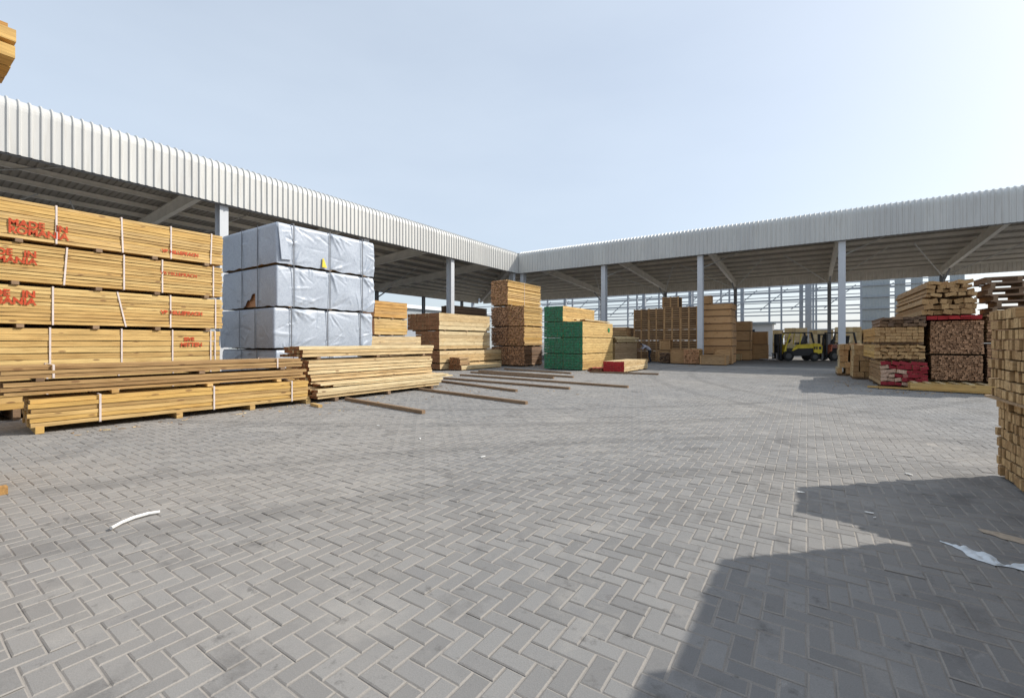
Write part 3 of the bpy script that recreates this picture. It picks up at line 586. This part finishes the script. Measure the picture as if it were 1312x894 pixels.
pack('timber_pack', 'highest crooked slab wood pack tapering to the top at right', 4.25, 19.0, 2.92, 5.0, 1.1, .5, 4, 6, ('slab_wood', 'end_tan'), rough=True, jx=.2, jy=.05, bh=.05, rz=91)
pack('timber_pack', 'narrow dark stick bundle low between brown sticks and squared posts', 6.9, 19.2, .3, 3.6, 2.35, 1.15, 14, 30, ('grey_brown', 'end_bark'), rough=True, jx=.05, bh=.2)
pack('timber_pack', 'brown stick bundle behind the squared posts stack, upper', 6.9, 19.2, 1.53, 3.6, 2.35, .82, 9, 22, ('weathered', 'end_bark'), rough=True, jx=.08, bh=.06)
pack('plank_pile', 'red painted offcuts low beside the squared posts', 5.5, 18.7, .3, .5, .8, .14, 2, 5, ('red_board', 'end_red'), rough=True, jx=.1, cat='plank bundle')
for k in range(6):                                # pallets on top at the far right edge
    t = thing('pallet', ('lowest', 'second lowest', 'third lowest', 'fourth lowest', 'fifth lowest', 'topmost')[k] + ' weathered pallet of the pile at the right edge', 'pallet', (4.62 + (0, .09, .02, -.1, -.04, -.12)[k], 19.2, 2.36 + .185 * k), (2, -3, 4, 1, -2, 3)[k], 'pallets piled at the right edge')
    for j in range(6): part('deck_board', 'grey_brown', t, (0, 1.5, j * .19, j * .19 + .1, .16, .182))
    for j in range(3): part('stringer', 'bearer_wood', t, (.05 + j * .65, .15 + j * .65, 0, 1.05, .03, .159))
    for j in range(3): part('bottom_board', 'grey_brown', t, (0, 1.5, j * .47, j * .47 + .1, .0, .029))
t = thing('slatted_pallet', 'long yellow slatted pallet on the ground before brown stick bundles', 'pallet', (2.65, 18.15, .02), 0)
for j in range(7): part('deck_board', 'pine_cream', t, (.06 + j * .31, .17 + j * .31, 0, .85, .22, .245))
for j in range(3): part('stringer', 'pine_gold', t, (0, 2.15, j * .38, j * .38 + .08, .03, .219))
for j in range(3): part('bottom_board', 'slab_wood', t, (j * 1.0, j * 1.0 + .12, 0, .85, 0, .029))
b = MB(); b.box(0, 3.3, 0, .2, 0, .045); o = b.build('long_plank', 'pine_gold'); o.location = (1.62, 18.3, .03); o.rotation_euler = (0, 0, R(-9.5)); tag(o, 'long yellow plank lying flat along the foot of the right stacks', 'plank')
for q in ((1.9, 18.0), (4.2, 17.6)):
    b = MB(); b.box(0, .08, 0, .45, 0, .029); o = b.build('floor_bearer', 'bearer_wood'); o.location = (q[0], q[1], 0); tag(o, 'short dark block under the %s end of the long yellow plank' % ('left' if q[0] < 3 else 'right'), 'bearer', 'blocks under the long plank')

# near stack of squared posts at the right edge; posts run away from the viewer along X
def post_stack(label, x, y0, y1, z0, rows, lens, rowh, step=None):
    t = thing('post_bundle', label, 'post bundle', (x, y0, z0), 0); z = 0.; n = 0
    for r in range(rows):
        y = 0.; h = rowh * rnd.uniform(.92, 1.06); y_lo = step(r) if step else 0.
        while y < y1 - y0 - .04:
            w = rnd.choice((.06, .07, .085, .10, .12)); w = min(w, y1 - y0 - y)
            if y >= y_lo:
                hh = h * rnd.uniform(.84, .97); a = rnd.uniform(-.02, .02)
                bb = MB(); bb.box(a, lens, y + rnd.uniform(.001, .006), y + w - rnd.uniform(.002, .009), z, z + hh - .003, 0, 1, 0.)
                bb.build('post', ['post_wood', 'end_post'], t, bevel=.004); n += 1
            y += w
        z += h
    return t, z
t, z = post_stack('lower bundle of tan squared posts at the right edge', 1.78, 5.62, 7.2, .03, 8, 2.4, .107)
for yy in (.1, .75, 1.4): part('bearer', 'bearer_wood', t, (.1, 2.2, yy, yy + .08, -.028, -.001))
b = MB(); b.box(1.68, 4.1, 5.6, 7.18, z + .032, z + .052); tag(b.build('divider_board', 'pale_brown'), 'thin board between the lower and upper squared post bundles', 'board')
t, z = post_stack('upper bundle of tan squared posts overhanging at the right edge', 1.72, 5.62, 7.16, z + .054, 9, 2.4, .106, step=lambda r: 0. if r < 4 else (r - 3) * .14)
pack('timber_pack', 'lower tan timber pack standing just beyond the right edge', 1.78, 4.3, .1, 2.4, 1.22, 1.08, 10, 11, ('post_wood', 'end_post'), rz=0)
pack('timber_pack', 'upper tan timber pack standing just beyond the right edge', 1.78, 4.3, 1.27, 2.4, 1.22, 1.08, 10, 11, ('post_wood', 'end_post'), rz=0)
pack('timber_pack', 'tan timber pack nearest the viewer beyond the right edge', 1.68, 1.2, .1, 2.4, 3.0, 2.25, 16, 26, ('post_wood', 'end_post'), rz=0)

# ------------------------------------------------------------------ tall stack at the left edge of the view (only its overhanging boards show)
LX = -6.6
for k in range(5):
    pack('timber_pack', f'timber pack, {("lowest", "second", "third", "fourth", "fifth")[k]} in the stack cut off by left picture edge', LX, -4.2, .1 + .84 * k, 4.93, 1.1, .75, 8, 7, ('pine_orange', 'end_tan'), group='packs of the stack at the left edge', bh=.085)
for k, (z, y1, lab) in enumerate(((4.33, .98, 'lower'), (4.50, .99, 'upper'))):
    pack('plank_pile', f'{lab} orange planks jutting into view high at the left edge', LX + .02, -4.0, z, 4.0 + y1 - .08, 1.0, .13, 1, 4, ('pine_gold', 'end_brown'), jx=.01, cat='plank bundle', bearers=(.3, .7), bh=.115 if k == 0 else .035)
pack('plank_pile', 'single orange board on top of jutting planks at the left edge', LX - .05, -3.9, 4.64, 4.75, .3, .05, 1, 1, ('pine_orange', 'end_brown'), cat='plank bundle', bearers=())

# ------------------------------------------------------------------ loose floor bearers
for (x0, y0, x1, y1, lab) in ((-9.85, 7.05, -6.66, 6.63, 'shortest dark floor bearer nearest the golden plank bundle'), (-10.4, 9.85, -5.6, 9.0, 'dark floor bearer with a knob end, second nearest the viewer'),
                              (-11.4, 12.2, -7.25, 11.08, 'short floor bearer third nearest the viewer'), (-12.2, 13.3, -6.22, 12.56, 'long floor bearer fourth nearest the viewer'),
                              (-12.8, 15.0, -4.84, 14.04, 'longest dark floor bearer reaching out in front of green stack'), (-13.5, 16.6, -8.6, 15.9, 'pale floor bearer behind the longest dark one'),
                              (-13.8, 17.6, -8.11, 16.74, 'thin floor bearer close in front of the wide pale stack'), (-13.6, 19.6, -9.2, 18.7, 'farthest thin floor bearer before the tall dark stack'),
                              (-8.8, 19.95, -5.62, 20.4, 'brown floor bearer poking out under the red-ended pack')):
    a = Vector((x0, y0, 0)); d = Vector((x1 - x0, y1 - y0, 0)); ln = d.length; b = MB(); n = 8
    for k in range(n):
        w = .045; b.hexa([(ln * k / n, -w, 0), (ln * (k + 1) / n - .002, -w, 0), (ln * (k + 1) / n - .002, w, 0), (ln * k / n, w, 0), (ln * k / n, -w, .075 + rnd.uniform(-.004, .004)), (ln * (k + 1) / n - .002, -w, .075), (ln * (k + 1) / n - .002, w, .075), (ln * k / n, w, .075)], tint=0.)
    o = b.build('floor_bearer', 'bearer_wood'); o.location = a; o.rotation_euler = (0, 0, math.atan2(d.y, d.x)); tag(o, lab, 'bearer', 'loose floor bearers')
b = MB(); b.box(0, .5, 0, .09, 0, .06); o = b.build('floor_bearer', 'pine_gold'); o.location = (-9.75, 6.0, 0); o.rotation_euler = (0, 0, R(-12)); tag(o, 'short yellow block on the paving between the two front piles', 'bearer')
b = MB(); b.box(0, .1, 0, .8, 0, .075); o = b.build('floor_bearer', 'pine_orange'); o.location = (-6.66, .05, 0); tag(o, 'orange block end on the paving at the left picture edge', 'bearer')

# ------------------------------------------------------------------ forklifts
def forklift(label, loc, rz, body, hood):
    t = thing('forklift', label, 'forklift', loc, rz)      # local +x is forwards
    b = MB(); b.prism([(-1.25, .45), (.95, .35), (1.05, .75), (.55, .78), (.45, 1.0), (-1.2, 1.05)], -.55, .55); b.build('chassis', 'fork_black', t)
    b = MB(); b.prism([(-1.15, 1.0), (.0, .98), (.35, .8), (.5, .8), (.35, 1.0), (.05, 1.28), (-1.15, 1.36)], -.56, .56); b.build('hood', hood, t, .03)
    b = MB(); b.prism([(-1.75, .62), (-1.15, .5), (-1.12, 1.40), (-1.6, 1.36), (-1.78, 1.2)], -.62, .62); cw = b.build('counterweight', body, t, .05)
    for x in (-1.7, -1.42, -1.27): b = MB(); b.box(x + .02, x + .2 if x < -1.6 else x + .12, -.632, .632, .92, 1.14); b.build('vent', 'fork_black', cw)
    b = MB(); b.prism([(.85, .35), (1.1, .4), (1.0, .95), (.9, 1.3), (.8, 1.3), (.86, .9)], -.55, .55); b.build('cowl', body, t, .02)
    for s in (-1, 1):
        b = MB(); b.bar((.85, s * .5, 1.25), (.55, s * .5, 2.22), .07, .09); b.build('guard_post', body if hood != 'fork_orange' else 'fork_black', t)
        b = MB(); b.bar((-1.2, s * .5, 1.36), (-1.0, s * .5, 2.22), .08, .12); b.build('guard_post', 'fork_black', t)
        b = MB(); b.bar((-.15, s * .5, 1.3), (-.25, s * .5, 2.22), .05, .06); b.build('guard_post', body if hood != 'fork_orange' else 'fork_black', t)
    b = MB()
    for k in range(8): x = -1.0 + k * .22; b.box(x, x + .05, -.5, .5, 2.2, 2.25)
    b.box(-1.05, .62, -.56, -.5, 2.19, 2.27); b.box(-1.05, .62, .5, .56, 2.19, 2.27); b.build('overhead_guard', 'fork_black', t)
    b = MB(); b.prism([(-.75, 1.3), (-.15, 1.3), (-.15, 1.45), (-.6, 1.48), (-.78, 2.0), (-.9, 2.0), (-.82, 1.5)], -.25, .25); b.build('seat', 'fork_black', t, .02)
    b = MB(); b.bar((.75, 0, 1.1), (.4, 0, 1.55), .06, .06); b.tube((.36, 0, 1.56), (.40, 0, 1.58), .18, 12); b.build('steering_wheel', 'fork_black', t)
    b = MB()
    for s in (-.38, .38): b.box(1.15, 1.29, s - .06, s + .06, .12, 2.15); b.box(1.30, 1.40, s * .7 - .05, s * .7 + .05, .12, 2.1)
    for z in (.3, 1.1, 2.05): b.box(1.17, 1.27, -.32, .32, z, z + .1)
    b.tube((1.2, 0, .3), (1.2, 0, 1.9), .05, 8); b.build('mast', 'fork_black', t)
    b = MB(); b.box(1.41, 1.46, -.55, .55, .15, .25); b.box(1.41, 1.46, -.55, .55, .5, .6); b.build('fork_carriage', 'fork_black', t)
    for s in (-.3, .3): part('fork', 'fork_grey', t, (1.461, 2.5, s - .06, s + .06, .08, .12), (1.461, 1.51, s - .06, s + .06, .121, .62))
    for x, r in ((.75, .40), (-1.2, .34)):
        for s in (-1, 1):
            b = MB(); b.tube((x, s * .42, r), (x, s * .66, r), r, 24); w = b.build('wheel', 'rubber', t, .02)
            b = MB(); b.tube((x, s * .655, r), (x, s * .672, r), r * .55, 16); b.build('rim', 'steel_rim', w)
    return t
forklift('yellow forklift with black overhead guard parked under the back shed', (-.85, 41.9, 0), 33.8 + 180 - 6, 'fork_yellow', 'fork_yellow')
forklift('orange forklift half hidden behind pale stack and steel column', (2.0, 44.2, 0), 33.8 + 180 + 4, 'fork_orange', 'fork_orange')

# ------------------------------------------------------------------ bending worker
def worker(loc, rz):
    t = thing('person', 'person in grey shirt and dark trousers bending over the board pile', 'person', loc, rz)
    V = {'pel': (0, 0, .92, .15), 'sp': (.16, 0, 1.08, .15), 'ch': (.36, 0, 1.20, .16), 'ne': (.52, 0, 1.27, .06), 'hd0': (.60, 0, 1.31, .085), 'hd': (.68, 0, 1.34, .11), 'hd2': (.76, 0, 1.33, .07)}
    E_ = [('pel', 'sp'), ('sp', 'ch'), ('ch', 'ne'), ('ne', 'hd0'), ('hd0', 'hd'), ('hd', 'hd2')]
    for s, n in ((-1, 'r'), (1, 'l')):
        V.update({'hip' + n: (.0, s * .1, .86, .1), 'kn' + n: (.07 + .05 * s, s * .12, .48, .07), 'an' + n: (-.05 + .08 * s, s * .12, .09, .045), 'to' + n: (.12 + .08 * s, s * .13, .035, .035),
                  'sh' + n: (.40, s * .19, 1.17, .065), 'el' + n: (.62, s * .22, .98, .048), 'wr' + n: (.84, s * .16, .98, .034), 'ha' + n: (.93, s * .14, .97, .032), 'fi' + n: (1.0, s * .14, .95, .02)})
        E_ += [('pel', 'hip' + n), ('hip' + n, 'kn' + n), ('kn' + n, 'an' + n), ('an' + n, 'to' + n), ('ch', 'sh' + n), ('sh' + n, 'el' + n), ('el' + n, 'wr' + n), ('wr' + n, 'ha' + n), ('ha' + n, 'fi' + n)]
    ks = list(V); me = bpy.data.meshes.new('body'); me.from_pydata([V[k][:3] for k in ks], [(ks.index(a), ks.index(c)) for a, c in E_], [])
    o = bpy.data.objects.new('body', me); C.objects.link(o); md = o.modifiers.new('s', 'SKIN'); sb = o.modifiers.new('u', 'SUBSURF'); sb.levels = 2
    for i, k in enumerate(ks): me.skin_vertices[0].data[i].radius = (V[k][3],) * 2; me.skin_vertices[0].data[i].use_root = (k == 'pel')
    dg = bpy.context.evaluated_depsgraph_get(); dg.update(); m2 = bpy.data.meshes.new_from_object(o.evaluated_get(dg)); bpy.data.objects.remove(o)
    m2.materials.clear()
    for k in ('skin', 'cloth_shirt', 'cloth_dark', 'hair'): m2.materials.append(M[k])
    for p in m2.polygons:
        c = p.center
        if c.z < .9 and c.x < .38: i = 2
        elif c.x > .56 and abs(c.y) < .13 and c.z > 1.2: i = 3 if (c.z > 1.32 or c.x < .62) else 0
        elif c.x > .64 and abs(c.y) > .08: i = 0
        elif c.z < .08: i = 2
        else: i = 1
        p.material_index = i; p.use_smooth = True
    link('body', m2, t); return t
worker((-9.55, 32.4, 0), 33.8 + 180)

# ------------------------------------------------------------------ beyond the back shed: unfinished steel hall, cabin, far packs
t = thing('steel_hall_frame', 'unfinished grey steel hall frame with horizontal rails beyond back shed', 'building frame', (0, 64, 0))
for k in range(10):
    x = -52 + k * 6.4
    b = MB(); b.box(x, x + .4, 0, .5, 0, 12.5); b.build('column', 'steel_far', t)
    b = MB(); b.box(x + 1.5, x + 1.8, 26, 26.4, 0, 12.5); b.build('column', 'steel_far', t)
    b = MB(); b.bar((x + .2, .3, 12.2), (x + .2, 26, 13.6), .25, .7); b.build('rafter', 'steel_far', t)
for k in range(8): b = MB(); b.box(-52, 14, -.42, -.32, 2.6 + k * 1.3, 2.72 + k * 1.3); b.build('rail', 'steel_far', t)
for k in range(8): b = MB(); b.box(-52, 14, 26.41, 26.5, 2.2 + k * 1.3, 2.4 + k * 1.3); b.build('rail', 'steel_far', t)
for k in range(5): b = MB(); b.box(-52, 14, 3 + 5 * k, 3.2 + 5 * k, 12.4 + .27 * k, 12.65 + .27 * k); b.build('purlin', 'steel_far', t)
b = MB(); b.box(-52, 6, .55, .7, 8.9, 10.2); b.build('crane_beam', 'steel_far', t)
for k in range(9): b = MB(); b.box(-52, 14, 13.0, 13.1, 6.5 + k * .8, 6.62 + k * .8); b.build('rail', 'steel_far', t)
for k in range(16): b = MB(); x = -50 + 4 * k; b.bar((x, 13.2, 6.3), (x + 3.6, 13.2, 9.4), .1, .12); b.build('brace', 'steel_far', t)
for x in (-23.5, -17.2, -10.8, -3.1, .9): b = MB(); b.box(x, x + .22, 8, 8.3, 0, 10.5); b.build('post', 'steel_far', t)
b = MB(); b.box(-.2, .45, -.9, -.3, 0, 12.5); b.build('main_column', 'steel_far', t)
for k, (x0, x1) in enumerate(((5.2, 7.6), (8.0, 8.9), (9.35, 10.3), (10.75, 11.9), (12.4, 13.5))):
    b = MB(); n = int((x1 - x0) / .25); b.grid([[(x0 + j * (x1 - x0) / (2 * n), -.25 - (.03 if j % 2 else 0), z) for j in range(2 * n + 1)] for z in (0, 12.5)]); b.box(x0, x1, -.2, -.16, 0, 12.5); b.build('cladding_panel', 'clad_grey', t)
t = thing('site_cabin', 'white site cabin with a small dark window beyond the boxes', 'cabin', (-8.0, 56.5, 0))
part('wall', 'far_white', t, (0, 4.8, 0, 3, 0, 3.5)); part('roof', 'clad_grey', t, (-.2, 5., -.3, 3.2, 3.5, 3.65)); part('window', 'glass_dark', t, (2.0, 3.1, -.03, .05, 2.0, 2.9))
for k in range(7):
    pack('timber_pack', f'far pale timber pack, {ordn[k] if k < 6 else "seventh"} from left, behind the forklifts', -2.3 + 2.3 * k, 57 + (k % 3) * .4, .1, 3., 2.1, 2.7 + .25 * (k % 2), 6, 6, ('pine_cream', 'pine_cream'), group='far packs behind the forklifts')
# far warehouse seen under the left shed
t = thing('far_warehouse', 'pale grey warehouse seen beneath the left shed roof', 'warehouse', (-70, 30, 0), 90)
b = MB(); b.prism([(-40, 0), (75, 0), (75, 8.6), (-40, 8.6)], 0, 30); b.build('wall', 'clad_grey', t)
b = MB(); b.hexa([(-41, -.6, 8.6), (76, -.6, 8.6), (76, 30.6, 8.6), (-41, 30.6, 8.6), (-41, 14, 11), (76, 14, 11), (76, 16, 11), (-41, 16, 11)]); b.build('roof', 'far_white', t)
for k in range(12): part('door', 'steel_far', t, (-30 + k * 8, -26 + k * 8, -.1, -.01, 0, 4.5))

# ------------------------------------------------------------------ litter on the paving
b = MB(); pts = [Vector((-4.60, 1.14, .022)), Vector((-4.66, 1.22, .026)), Vector((-4.70, 1.31, .028)), Vector((-4.72, 1.41, .024)), Vector((-4.70, 1.49, .018))]
for p, q in zip(pts, pts[1:]): b.tube(p, q, .013, 8)
tag(b.build('plastic_tube', 'pipe_white'), 'short curved white plastic strip lying on the paving at left', 'litter')
def sheet(name, label, cx_, cy_, a, w, l, mat, seed, cat='litter', hh=.05, kind=None):
    b = MB(); rows = []; n = 22
    for i in range(n + 1):
        f = i / n; row = []
        for j in range(9):
            g_ = j / 8 - .5; ww = w * (.35 + .8 * abs(noise.noise(Vector((f * 4, seed, 0)))) + .3 * math.sin(f * 3.1)) * math.sin(min(1, f * 6 + .05) * math.pi / 2) * math.sin(min(1, (1 - f) * 6 + .05) * math.pi / 2)
            x = l * f; y = g_ * ww + .10 * noise.noise(Vector((f * 2.5, seed + 3, 1))) * (l > .3)
            row.append((x, y, .006 + hh * (.5 + .5 * noise.noise(Vector((x * 14, y * 14, seed)))) * (1 if j not in (0, 8) else .2)))
        rows.append(row)
    b.grid(rows); o = b.build(name, mat, smooth=True); o.location = (cx_, cy_, .001); o.rotation_euler = (0, 0, a)
    return tag(o, label, cat, kind=kind)
def torn(name, label, pts, mat, seed):
    b = MB(); rows = []                            # pts: centre line x, y, half width
    for i, (x, y, w) in enumerate(pts):
        k = 8
        for u in range(k if i < len(pts) - 1 else 1):
            f = u / k; x2, y2, w2 = pts[min(i + 1, len(pts) - 1)]; X = x + (x2 - x) * f; Y = y + (y2 - y) * f; ww = (w + (w2 - w) * f)
            row = []
            for j in range(11):
                g_ = j / 5 - 1; e = ww * (1 + .55 * noise.noise(Vector((X * 9, Y * 9, seed + (3 if g_ > 0 else 0))))) * g_
                p = Vector((X + e * .75, Y + e * .65, 0)); z = .006 + .045 * abs(noise.noise(Vector((p.x * 16, p.y * 16, seed)))) * (1 - abs(g_) ** 3)
                row.append((p.x, p.y, z))
            rows.append(row)
    b.grid(rows); return tag(b.build(name, mat, smooth=True), label, 'litter')
torn('plastic_sheet', 'torn crumpled white plastic sheet on shaded paving at right', [(.83, 4.54, .004), (.90, 4.50, .02), (.96, 4.43, .06), (1.03, 4.34, .075), (1.07, 4.27, .03), (1.12, 4.30, .05), (1.20, 4.32, .09), (1.30, 4.30, .10), (1.45, 4.28, .07), (1.6, 4.3, .01)], 'plastic_film', 2.)
o = torn('sand_patch', 'small spill of pale sand near the crumpled plastic sheet', [(1.14, 5.02, .01), (1.20, 4.97, .06), (1.28, 4.92, .08), (1.38, 4.86, .05), (1.5, 4.83, .06), (1.6, 4.8, .01)], 'sand', 7.); o['kind'] = 'stuff'; o['category'] = 'sand'; o.scale.z = .15; o.location.z = .004
for k, (x, y, s, lab) in enumerate(((.42, 4.95, .05, 'left paper scrap in the shade'), (.47, 4.82, .03, 'tiny paper crumb below the left scrap'), (.98, 6.6, .07, 'white scrap on sunlit paving near posts'), (-.02, 5.25, .05, 'white scrap at the tip of the shadow'), (-3.5, 4.6, .06, 'white scrap in the middle of the yard'), (-5.0, 4.9, .06, 'white scrap lying left of yard middle'), (-6.4, 5.2, .05, 'small white scrap nearer the floor bearers'))):
    sheet('paper_scrap', lab, x, y, k * 1.1, s * .6, s * 1.3, 'pipe_white', k + 11., hh=.012)

b = MB()                                          # splinters, bark and chips swept up against the stacks
dr = random.Random(5)
spots = [(-9.6, 7.5, 1.2, 3.), (-10., 3.5, .5, 2.6), (-9.2, 11.5, 2.2, 1.2), (-12., 16., 2.5, 2.), (-9., 19.5, 2.5, .9), (2.6, 17.6, 1.5, .6), (1.2, 20., .5, 2.), (-6., 29., 2.5, .7)]
for k in range(420):
    x, y, sx, sy = spots[k % len(spots)]; x += dr.gauss(0, sx * .6); y += dr.gauss(0, sy * .6); l = dr.uniform(.008, .05); w = dr.uniform(.003, .010)
    if x > 1.6 and y < 8 or x < -10.2 and y < 6.3: continue
    b.box(-l, l, -w, w, .0, dr.uniform(.004, .014), dr.choice((0, 0, 1, 2)), None, dr.random(), Matrix.Translation((x, y, .001)) @ Matrix.Rotation(dr.uniform(0, 6.3), 4, 'Z'))
tag(b.build('wood_chips', ['slab_wood', 'bearer_wood', 'pine_cream']), 'scattered splinters and wood chips lying around the stacks', 'wood chips', kind='stuff')
